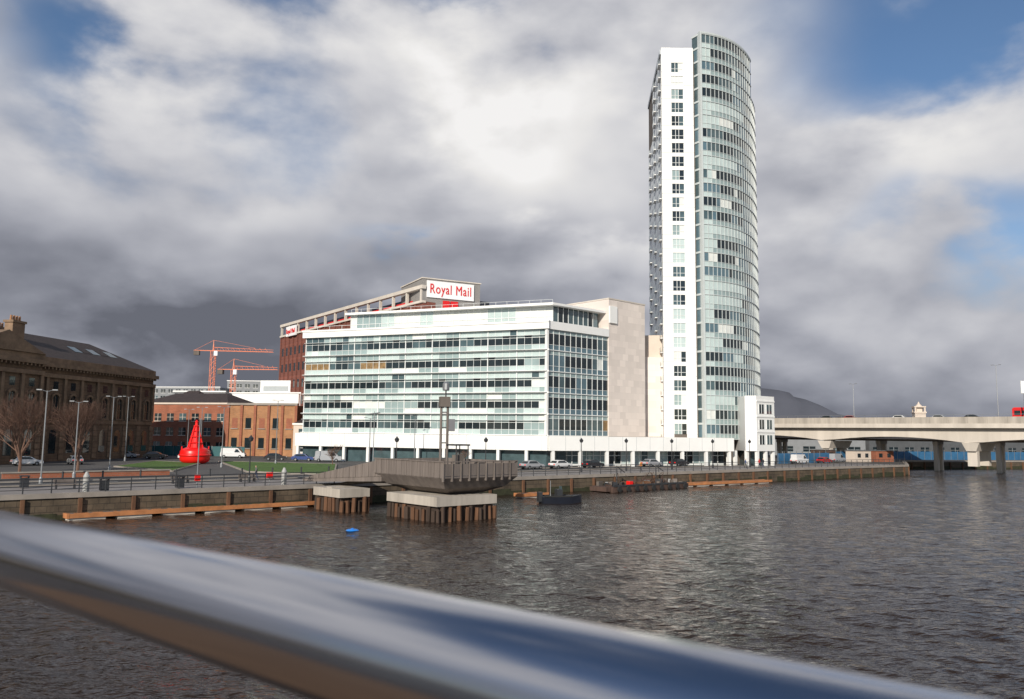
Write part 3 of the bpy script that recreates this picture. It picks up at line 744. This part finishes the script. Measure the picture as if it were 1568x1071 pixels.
o=O('blue_marker_float'); o.lathe('float',-12.8,66,[(.1,-.12),(.45,-.03),(.55,.06),(.4,.14),(.12,.17)],bluep,16); o.lathe('handle',-12.8,66,[(.1,.16),(.12,.22),(.04,.24)],bluep,10); o.finish()
# ------------------------------------------------------------ cars
def car(x,y,a,col,van=False,z=ZQ):
    o=O('parked_van' if van else 'parked_car'); f_=FA(x,y,a)
    mt=M('car_paint_%02d_%02d_%02d'%tuple(int(c*99) for c in col),col,.25,var=.03,spec=.8)
    if van: low=[(0,.35),(0,1.1),(.1,1.2),(4.9,1.1),(5.1,.8),(5.1,.35)]; up=[(.05,1.15),(.12,2.0),(.25,2.1),(3.6,2.1),(4.4,1.25),(4.4,1.12)]
    else: low=[(0,.35),(-.02,.75),(.1,.95),(1.0,1.0),(3.1,.96),(4.1,.82),(4.28,.6),(4.25,.35)]; up=[(.35,.95),(.75,1.35),(1.1,1.45),(2.2,1.45),(2.6,1.35),(3.25,.94)]
    W=.86
    o.loft('body',[[f_.p(px,s,z+pz) for px,pz in low] for s in (-W,-W+.001,W-.001,W)],mt)
    rings=[[f_.p(px,s*(1 if pz<1.1 else .84),z+pz) for px,pz in up] for s in (-W+.04,W-.04)]
    o.loft('cabin',rings,mt)
    zz0,zz1=(1.25,1.85) if van else (1.0,1.36)
    xa,xb=(3.0,3.9) if van else (.75,2.75)
    for s in (-1,1):
        o.add('windows',[f_.p(xa-.1,s*(W-.01),z+zz0),f_.p(xb+.15,s*(W-.01),z+zz0),f_.p(xb-.35,s*(W*.84+.03),z+zz1),f_.p(xa+.15,s*(W*.84+.03),z+zz1)],[(0,1,2,3)],gl_dark)
    g=(3.68,2.05,4.38,1.30) if van else (2.64,1.36,3.24,.99)
    o.add('windows',[f_.p(g[0]+.03,-.62,z+g[1]),f_.p(g[2]+.03,-.74,z+g[3]),f_.p(g[2]+.03,.74,z+g[3]),f_.p(g[0]+.03,.62,z+g[1])],[(0,1,2,3)],gl_dark)
    if not van: o.add('windows',[f_.p(.70,-.62,z+1.34),f_.p(.34,-.74,z+1.0),f_.p(.34,.74,z+1.0),f_.p(.70,.62,z+1.34)],[(0,1,2,3)],gl_dark)
    for wx in (.8,4.1 if van else 3.35):
        for s in (-1,1):
            o.tube('wheels',f_.p(wx,s*.66,z+.33),f_.p(wx,s*.88,z+.33),.33,.33,rubber,14); o.tube('hubs',f_.p(wx,s*.87,z+.33),f_.p(wx,s*.90,z+.33),.18,.16,steel_g,8)
    o.box('bumpers',f_,-.08,.05,-.8,.8,z+.38,z+.6,rubber); Lc_=5.1 if van else 4.25; o.box('bumpers',f_,Lc_-.05,Lc_+.06,-.8,.8,z+.38,z+.58,rubber)
    for s in (-.6,.6): o.box('lamps',f_,-.04,.02,s-.15,s+.15,z+.68,z+.85,redp); o.box('lamps',f_,Lc_-.12,Lc_+.01,s-.15,s+.15,z+.6,z+.75,signw)
    o.finish()
WH=(.7,.7,.7); SV=(.35,.36,.38); BK=(.02,.02,.025); RD=(.4,.02,.02); BL=(.03,.06,.2)
q=R(42)
for (x,y,a,c,v) in [(-66,160,.1,WH,0),(-73,160,.15,BK,0),(-80,163,.1,SV,0),(-60,158,2.9,BK,0),(-49,160,.2,BK,0),(-43,158,.1,BL,0),(-38,156,.15,SV,1),(-62,172,.1,WH,1),(-70,130,q+1.5,SV,0),(-77,124,q,WH,0),
    (2,133,q,SV,0),(7,137,q,WH,0),(13,141,q,BK,0),(25,150,q,SV,0),(31,154,q,BK,0),(-12,124,q,BK,0),(62,176,q,WH,1),(70,182,q,RD,0),(76,190,q,SV,1)]:
    car(x,y,a,c,bool(v))
# ------------------------------------------------------------ street furniture
def lamp(x,y,h,a,z=ZQ,double=True):
    o=O('street_lamp'); f_=FA(x,y,a)
    o.tube('pole',(x,y,z),(x,y,z+h),.09,.055,steel_g,8); o.lathe('base',x,y,[(.2,z),(.2,z+.5),(.1,z+.7)],steel_g,10)
    for s in ((-1,1) if double else (1,)):
        o.tube('arm',f_.p(0,0,z+h-.1),f_.p(s*.6,0,z+h+.1),.03,.025,steel_g,6); o.box('head',f_,min(s*.5,s*1.0),max(s*.5,s*1.0),-.12,.12,z+h+.04,z+h+.15,steel_g)
    o.finish()
for x,y,h,a in ((-49.5,85,9.8,.3),(-55.8,112,10.3,.3),(-71,148,11.8,.3),(-41.5,142,11.2,.2),(-66.5,165,10,.2),(-22,125,8,.2),(-18,150,9,.2),(-52,96,9,.3),(-46,128,9.5,.3),(-58,150,10,.2)): lamp(x,y,h,a)
def lantern(x,y,h=4.6):
    o=O('promenade_lantern'); z=ZQ
    o.tube('pole',(x,y,z),(x,y,z+h),.09,.05,steel_d,8); o.lathe('base',x,y,[(.16,z),(.16,z+.6),(.1,z+.8)],steel_d,10)
    o.lathe('lantern',x,y,[(.1,z+h),(.24,z+h+.1),(.3,z+h+.35),(.34,z+h+.38),(.12,z+h+.6),(.03,z+h+.75)],steel_d,10); o.finish()
for (x,y) in ((-14.5,102),(-3.5,112.5),(11,125),(19,132),(28,139.5),(37,147),(46,154.5),(-29.5,91)): lantern(x,y)
o=O('lifebuoy_stand'); o.tube('post',(-31.2,80.3,ZQ),(-31.2,80.3,ZQ+7),.07,.05,steel_g,8); o.box('housing',FA(-31.2,80.3,.7),-.25,.25,-.2,.05,ZQ+.8,ZQ+1.4,redp); o.finish()
o=O('lifebuoy_box'); o.box('housing',FA(-25.5,85.3,.7),-.3,.3,-.15,.15,ZQ+.9,ZQ+1.45,redp); o.tube('post',(-25.5,85.4,ZQ),(-25.5,85.4,ZQ+.9),.05,.05,steel_g,6); o.finish()
for x,y in ((-38,75.5),(-33,80.5),(-47,78)):
    o=O('litter_bin'); f_=FA(x,y,.7); o.box('body',f_,-.35,.35,-.35,.35,ZQ+.1,ZQ+1.0,steel_d); o.box('lid',f_,-.4,.4,-.4,.4,ZQ+1.15,ZQ+1.25,steel_d); 
    for s in (-.33,.33): o.box('lid_posts',f_,s-.04,s+.04,-.3,.3,ZQ+1.0,ZQ+1.15,steel_d)
    o.finish()
for x,y,a in ((-43,78,.74),(-36,88,.74),(-30,92,.74)):
    o=O('park_bench'); f_=FA(x,y,a); o.box('seat',f_,-1,1,-.25,.25,ZQ+.42,ZQ+.48,timber); o.box('backrest',f_,-1,1,.25,.3,ZQ+.55,ZQ+.9,timber)
    for s in (-.8,.8): o.box('legs',f_,s-.04,s+.04,-.25,.3,ZQ,ZQ+.42,steel_d); o.box('legs',f_,s-.04,s+.04,.22,.27,ZQ+.42,ZQ+.9,steel_d)
    o.finish()
for i in range(9):
    x,y=-50+i*3.1,90+i*2.7; o=O('bollard'); o.lathe('post',x,y,[(.11,ZQ),(.10,ZQ+.85),(.13,ZQ+.88),(.13,ZQ+.95),(.05,ZQ+1.05)],steel_d,10); o.lathe('base',x,y,[(.17,ZQ),(.15,ZQ+.1)],steel_g,10); o.finish()
# ------------------------------------------------------------ bare trees
def tree(x,y,h,seed,sc=1):
    r=random.Random(seed); o=O('bare_tree')
    def grow(p,d,l,rad,lev):
        q=p+d*l; o.tube('branches' if lev else 'trunk',p,q,rad,rad*.68,bark,6 if lev<2 else 3,cap=lev<2)
        if lev>=(6 if sc==1 else 5): return
        nn=3 if lev else 6
        for i in range(nn):
            ang=r.uniform(.25,.75); ax=d.orthogonal().normalized(); ax.rotate(Matrix.Rotation(2*math.pi*(i/nn)+r.uniform(-.6,.6),3,d))
            nd=d.copy(); nd.rotate(Matrix.Rotation(ang,3,ax)); nd=(nd+Vector((0,0,.20))).normalized()
            st=q if (i<2) else p+d*l*r.uniform(.5,.95)
            grow(st,nd,l*r.uniform(.68,.9) if lev else h*.2*r.uniform(.85,1.15),max(.016*sc,rad*.6),lev+1)
    grow(Vector((x,y,ZQ)),Vector((0.02,0,1)).normalized(),h*.24,.2*sc,0)
    o.finish()
tree(-62.8,103,10.5,1); tree(-57,106,10.5,7); tree(-78,116,9,4)
tree(-31,140,4,9,.5); tree(-8,131,3.6,11,.5)
# ------------------------------------------------------------ motorway bridge on the right
o=O('motorway_bridge')
B0=(70-.681*36,215+.732*36); B1=(70+.681*190,215-.732*190); fbz=F(B0,B1)
s=0
while s<fbz.L:
    o.box('parapet',fbz,s+.02,s+3.98,0,.3,11.6,13.1,conc); s+=4
o.box('fascia',fbz,0,fbz.L,-.1,.6,10.6,11.6,concl)
o.box('deck',fbz,0,fbz.L,.6,15,10.7,12.0,conc)
xs=[i*fbz.L/60 for i in range(61)]
def gz(x): 
    t=((x-50)%34)/34; return 8.6-1.3*(abs(t-.5)*2)**2-.006*max(0,x-50)
for a,b in zip(xs[:-1],xs[1:]):
    v=[]
    for yy in (1.4,13.5):
        v+=[fbz.p(a,yy,gz(a)),fbz.p(b,yy,gz(b)),fbz.p(b,yy,10.7),fbz.p(a,yy,10.7)]
    o.add('girder',v,[(0,1,2,3),(4,5,6,7),(0,1,5,4)],concl)
for s in (16,50,84,118,152,186):
    zb0=ZQ if s<100 else -2
    for yy in (3,11):
        o.box('piers',fbz,s-1.0,s+1.0,yy-.8,yy+.8,zb0-.2,6.0,concl)
    v=[fbz.p(s-1,1.6,5.4),fbz.p(s+1,1.6,5.4),fbz.p(s+1.8,1.2,7.3),fbz.p(s-1.8,1.2,7.3),fbz.p(s-1,13,5.4),fbz.p(s+1,13,5.4),fbz.p(s+1.8,13.4,7.3),fbz.p(s-1.8,13.4,7.3)]
    o.add('piers',v,[(0,1,2,3),(4,5,6,7),(0,1,5,4),(3,2,6,7),(1,2,6,5),(0,3,7,4)],concl)
for i in range(80): 
    x=i*2.9; 
    if x<fbz.L: o.box('handrail',fbz,x,x+.06,.1,.16,13.1,13.6,steel_g)
o.box('handrail',fbz,0,fbz.L,.1,.16,13.6,13.68,steel_g)
o.finish()
o=O('rail_bridge'); f_=F((60,250),(215,105))
o.box('deck',f_,0,f_.L,0,7,7.4,9.3,concd); o.box('edge_beam',f_,0,f_.L,-.4,-.01,7.9,9.7,concl)
for s in range(10,210,14): 
    o.box('piers',f_,s-.5,s+.5,1,2.2,-1,7.4,concl); o.box('piers',f_,s-.5,s+.5,4.8,6,-1,7.4,concl); o.box('piers',f_,s-.6,s+.6,.8,6.2,6.6,7.39,concl)
o.finish()
def onb(s,y): p=fbz.p(s,y,0); return p[0],p[1]
for s in (58,90): 
    x,y=onb(s,.9); lamp(x,y,9.5 if s==58 else 12.5,fbz.ang,12.0,True)
for s,c in ((48,BK),(66,WH),(75,SV),(54,RD),(82,BK)):
    x,y=onb(s,4); car(x,y,fbz.ang,c,z=12.25)
o=O('overhead_road_sign'); x,y=onb(95,1.5); f_=FA(x,y,fbz.ang+.4)
o.tube('post',(x,y,12),(x,y,21),.15,.12,steel_g,8); o.box('panel',f_,-.5,3.2,-.12,-.02,18.2,20.8,signw); o.box('panel_border',f_,-.6,3.3,-.02,.06,18.1,20.9,steel_g); o.finish()
o=O('red_bus'); p=onb(92,3.5); f_=FA(p[0],p[1],fbz.ang); z=11.4
o.box('body',f_,0,10.5,0,2.5,z+1.1,z+3.6,redsign); o.box('roof',f_,.2,10.3,.15,2.35,z+3.6,z+3.8,redsign)
for i in range(7): o.quad('windows',f_,.4+i*1.42,1.6+i*1.42,-.02,z+2.1,z+3.1,gl_dark)
for wx in (2,8.3): o.tube('wheels',f_.p(wx,-.03,z+1.1),f_.p(wx,.3,z+1.1),.5,.5,rubber,14)
o.finish()
for a_,b_ in (((58.5,176),(75,189)),((80,204),(103,222)),((103,222),(158,240)),((158,240),(260,252))):
    o=O('blue_site_fence'); f_=F(a_,b_); o.box('panels',f_,0,f_.L,0,.08,ZQ,ZQ+2.3,blueh)
    for i in range(int(f_.L/2.4)): o.box('posts',f_,i*2.4,i*2.4+.1,-.1,-.002,ZQ,ZQ+2.8,steel_g)
    o.finish()
for x,y,a,c in ((84,196,.5,cream2),(91,200,.4,brickr),(78,203,.5,rust)):
    o=O('site_cabin'); f_=FA(x,y,a); o.box('walls',f_,0,6,0,2.6,ZQ,ZQ+2.7,c); o.box('roof',f_,-.15,6.15,-.15,2.75,ZQ+2.7,ZQ+2.85,steel_g)
    for k_ in (1,3.8): o.quad('windows',f_,k_,k_+1.2,-.03,ZQ+1.1,ZQ+2.1,gl_dark)
    o.finish()
dkw=M('shed_cladding',(.09,.095,.10),.7,var=.2)
block('riverside_warehouse',(118,264),(190,292),20,8.5,dkw,bw=7,gable=(2,2),trim=mullg)
block('riverside_warehouse',(80,264),(115,260),16,8,greyp,bw=6,gable=(2,2),trim=mullg)
# ------------------------------------------------------------ distant
hillm=M('hill_heather',(.075,.08,.10),1,var=.2,scale=.004)
o=O('distant_hill')
prof=[(-1800,60),(-900,110),(-200,150),(400,190),(850,215),(1010,208),(1090,200),(1135,190),(1150,174),(1200,163),(1260,140),(1330,105),(1500,75),(2000,45),(3200,20)]
vsl=[];fsl=[]
for i,(x,h) in enumerate(prof): vsl+=[(x,3000,0),(x,3130,h*.75),(x,3250,h),(x,4200,h*.7)]
for i in range(len(prof)-1):
    for k in range(3): a=i*4+k; fsl.append((a,a+4,a+5,a+1))
o.add('h',vsl,fsl,hillm); o.finish(smooth='all')
block('distant_terrace',(255,600),(345,560),20,20,cream2,bw=6,ww=.5)
block('distant_terrace',(200,560),(240,550),20,17,greyp,bw=6,ww=.5)
block('distant_terrace',(150,520),(190,500),20,15,brickr,bw=6,ww=.5)
o=O('distant_clock_tower'); f_=FA(286,560,-.2)
o.box('shaft',f_,-3.5,3.5,-3.5,3.5,ZQ,26,cream2); o.box('belfry',f_,-4,4,-4,4,26,27,cream2)
for a in (-3,3):
    for b in (-3,3): o.box('belfry',f_,a-.5,a+.5,b-.5,b+.5,27,30,cream2)
o.box('belfry',f_,-1.8,1.8,-1.8,1.8,27,30,cream2); o.box('belfry',f_,-3.8,3.8,-3.8,3.8,30,30.8,cream2); o.lathe('cupola',286,560,[(2.2,30.8),(1.8,31.6),(.9,32.4),(.2,34)],cream2,12); o.finish()
rr=random.Random(8)
o=O('distant_city_rooftops')
for i in range(150):
    x=rr.uniform(-420,900); y=rr.uniform(420,900); 
    if -150<x<150 and y<500: continue
    g=FA(x,y,rr.uniform(-.3,.3)); wv=rr.uniform(14,36); h=rr.uniform(9,17)+(y-420)*.012
    mt=rr.choice([cream2,brickr,concd,greyp,bricko])
    o.box('walls',g,0,wv,0,16,ZQ,h,mt)
    v=[g.p(0,0,h),g.p(wv,0,h),g.p(wv,16,h),g.p(0,16,h),g.p(1,8,h+4),g.p(wv-1,8,h+4)]; o.add('roofs',v,[(0,1,5,4),(1,2,5),(2,3,4,5),(3,0,4)],slate)
o.finish()
# ------------------------------------------------------------ pedestrians
def person(x,y,a,top,leg,step=.18):
    me=bpy.data.meshes.new('pedestrian')
    J=[(0,0,.95),(0,0,1.2),(0,.02,1.42),(0,.03,1.52),(0,.05,1.66),(0,.05,1.74),
       (.1,0,.9),(.11,step,.5),(.11,step*1.0,.08),(.11,step+.14,.04),
       (-.1,0,.9),(-.11,-step*.4,.48),(-.11,-step*1.5,.1),(-.11,-step*1.5+.14,.04),
       (.2,0,1.4),(.24,-.08,1.12),(.24,.05,.88),(-.2,0,1.4),(-.24,.1,1.12),(-.22,.24,.92)]
    Rr=[.14,.15,.13,.055,.095,.07,.1,.065,.045,.035,.1,.065,.045,.035,.06,.045,.035,.06,.045,.035]
    E=[(0,1),(1,2),(2,3),(3,4),(4,5),(0,6),(6,7),(7,8),(8,9),(0,10),(10,11),(11,12),(12,13),(2,14),(14,15),(15,16),(2,17),(17,18),(18,19)]
    me.from_pydata(J,E,[]); ob=bpy.data.objects.new('pedestrian',me); scene.collection.objects.link(ob)
    ob.location=(x,y,ZQ); ob.rotation_euler=(0,0,a)
    md=ob.modifiers.new('skin','SKIN'); sv=me.skin_vertices[0].data
    for i,r_ in enumerate(Rr): sv[i].radius=(r_,r_)
    sv[0].use_root=True
    s_=ob.modifiers.new('sub','SUBSURF'); s_.levels=1; s_.render_levels=2
    mt=bpy.data.materials.new('clothing'); mt.use_nodes=True; n_=mt.node_tree; l_=n_.links; tcn=n_.nodes.new('ShaderNodeTexCoord'); spn=n_.nodes.new('ShaderNodeSeparateXYZ'); l_.new(tcn.outputs['Object'],spn.inputs[0])
    cr=n_.nodes.new('ShaderNodeValToRGB'); cr.color_ramp.interpolation='CONSTANT'; mrr=n_.nodes.new('ShaderNodeMath'); mrr.operation='DIVIDE'; mrr.inputs[1].default_value=2; l_.new(spn.outputs[2],mrr.inputs[0]); l_.new(mrr.outputs[0],cr.inputs[0])
    e=cr.color_ramp.elements; e[0].color=(*leg,1); e[1].position=.46; e[1].color=(*top,1); k=e.new(.76); k.color=(.45,.28,.2,1); k=e.new(.86); k.color=(.05,.03,.02,1)
    l_.new(cr.outputs[0],n_.nodes['Principled BSDF'].inputs['Base Color']); n_.nodes['Principled BSDF'].inputs['Roughness'].default_value=.8
    me.materials.append(mt)
for a in ((47.5,153.5,.8,(.5,.03,.03),(.03,.03,.05)),(48.6,154.6,.8,(.03,.03,.04),(.05,.06,.12)),(44,150.5,-2,(.05,.08,.2),(.03,.03,.03)),(-30,95,2.2,(.1,.1,.1),(.04,.05,.1)),(21,129.5,.9,(.55,.2,.03),(.03,.03,.04))): person(*a)
# ------------------------------------------------------------ foreground rail
mt=bpy.data.materials.new('brushed_stainless'); mt.use_nodes=True; n_=mt.node_tree; b=n_.nodes['Principled BSDF']
b.inputs['Base Color'].default_value=(.58,.58,.60,1); b.inputs['Metallic'].default_value=1
tcn=n_.nodes.new('ShaderNodeTexCoord'); nz=n_.nodes.new('ShaderNodeTexNoise'); nz.inputs['Scale'].default_value=6; n_.links.new(tcn.outputs['Object'],nz.inputs[0])
mr=n_.nodes.new('ShaderNodeMapRange'); mr.inputs[3].default_value=.15; mr.inputs[4].default_value=.23; n_.links.new(nz.outputs[0],mr.inputs[0]); n_.links.new(mr.outputs[0],b.inputs['Roughness'])
o=O('footbridge_handrail'); zr=H-.147
a=Vector((-.646,1.02,zr)); b_=Vector((-.142,.605,zr)); d=(b_-a).normalized()
o.tube('top_rail',a-d*4,a+d*5,.043,.043,mt,64)
for t in (-2.4,3.6):
    p=a+d*t; o.tube('posts',(p.x,p.y,6.4),(p.x,p.y,zr-.03),.025,.025,mt,16)
o.finish(smooth='all')
o=O('footbridge_deck'); fdk=F((a-d*4)[:2],(a+d*5)[:2])
deckm=M('deck_hardwood',(.12,.07,.04),.85,var=.3,scale=2)
x=-.5
while x<9.5:
    o.box('deck_boards',fdk,x,x+.14,-3.2,.12,6.3,6.38,deckm); x+=.15
o.box('edge_beam',fdk,-.5,9.5,-3.2,.1,6.0,6.29,steel_d); o.finish()
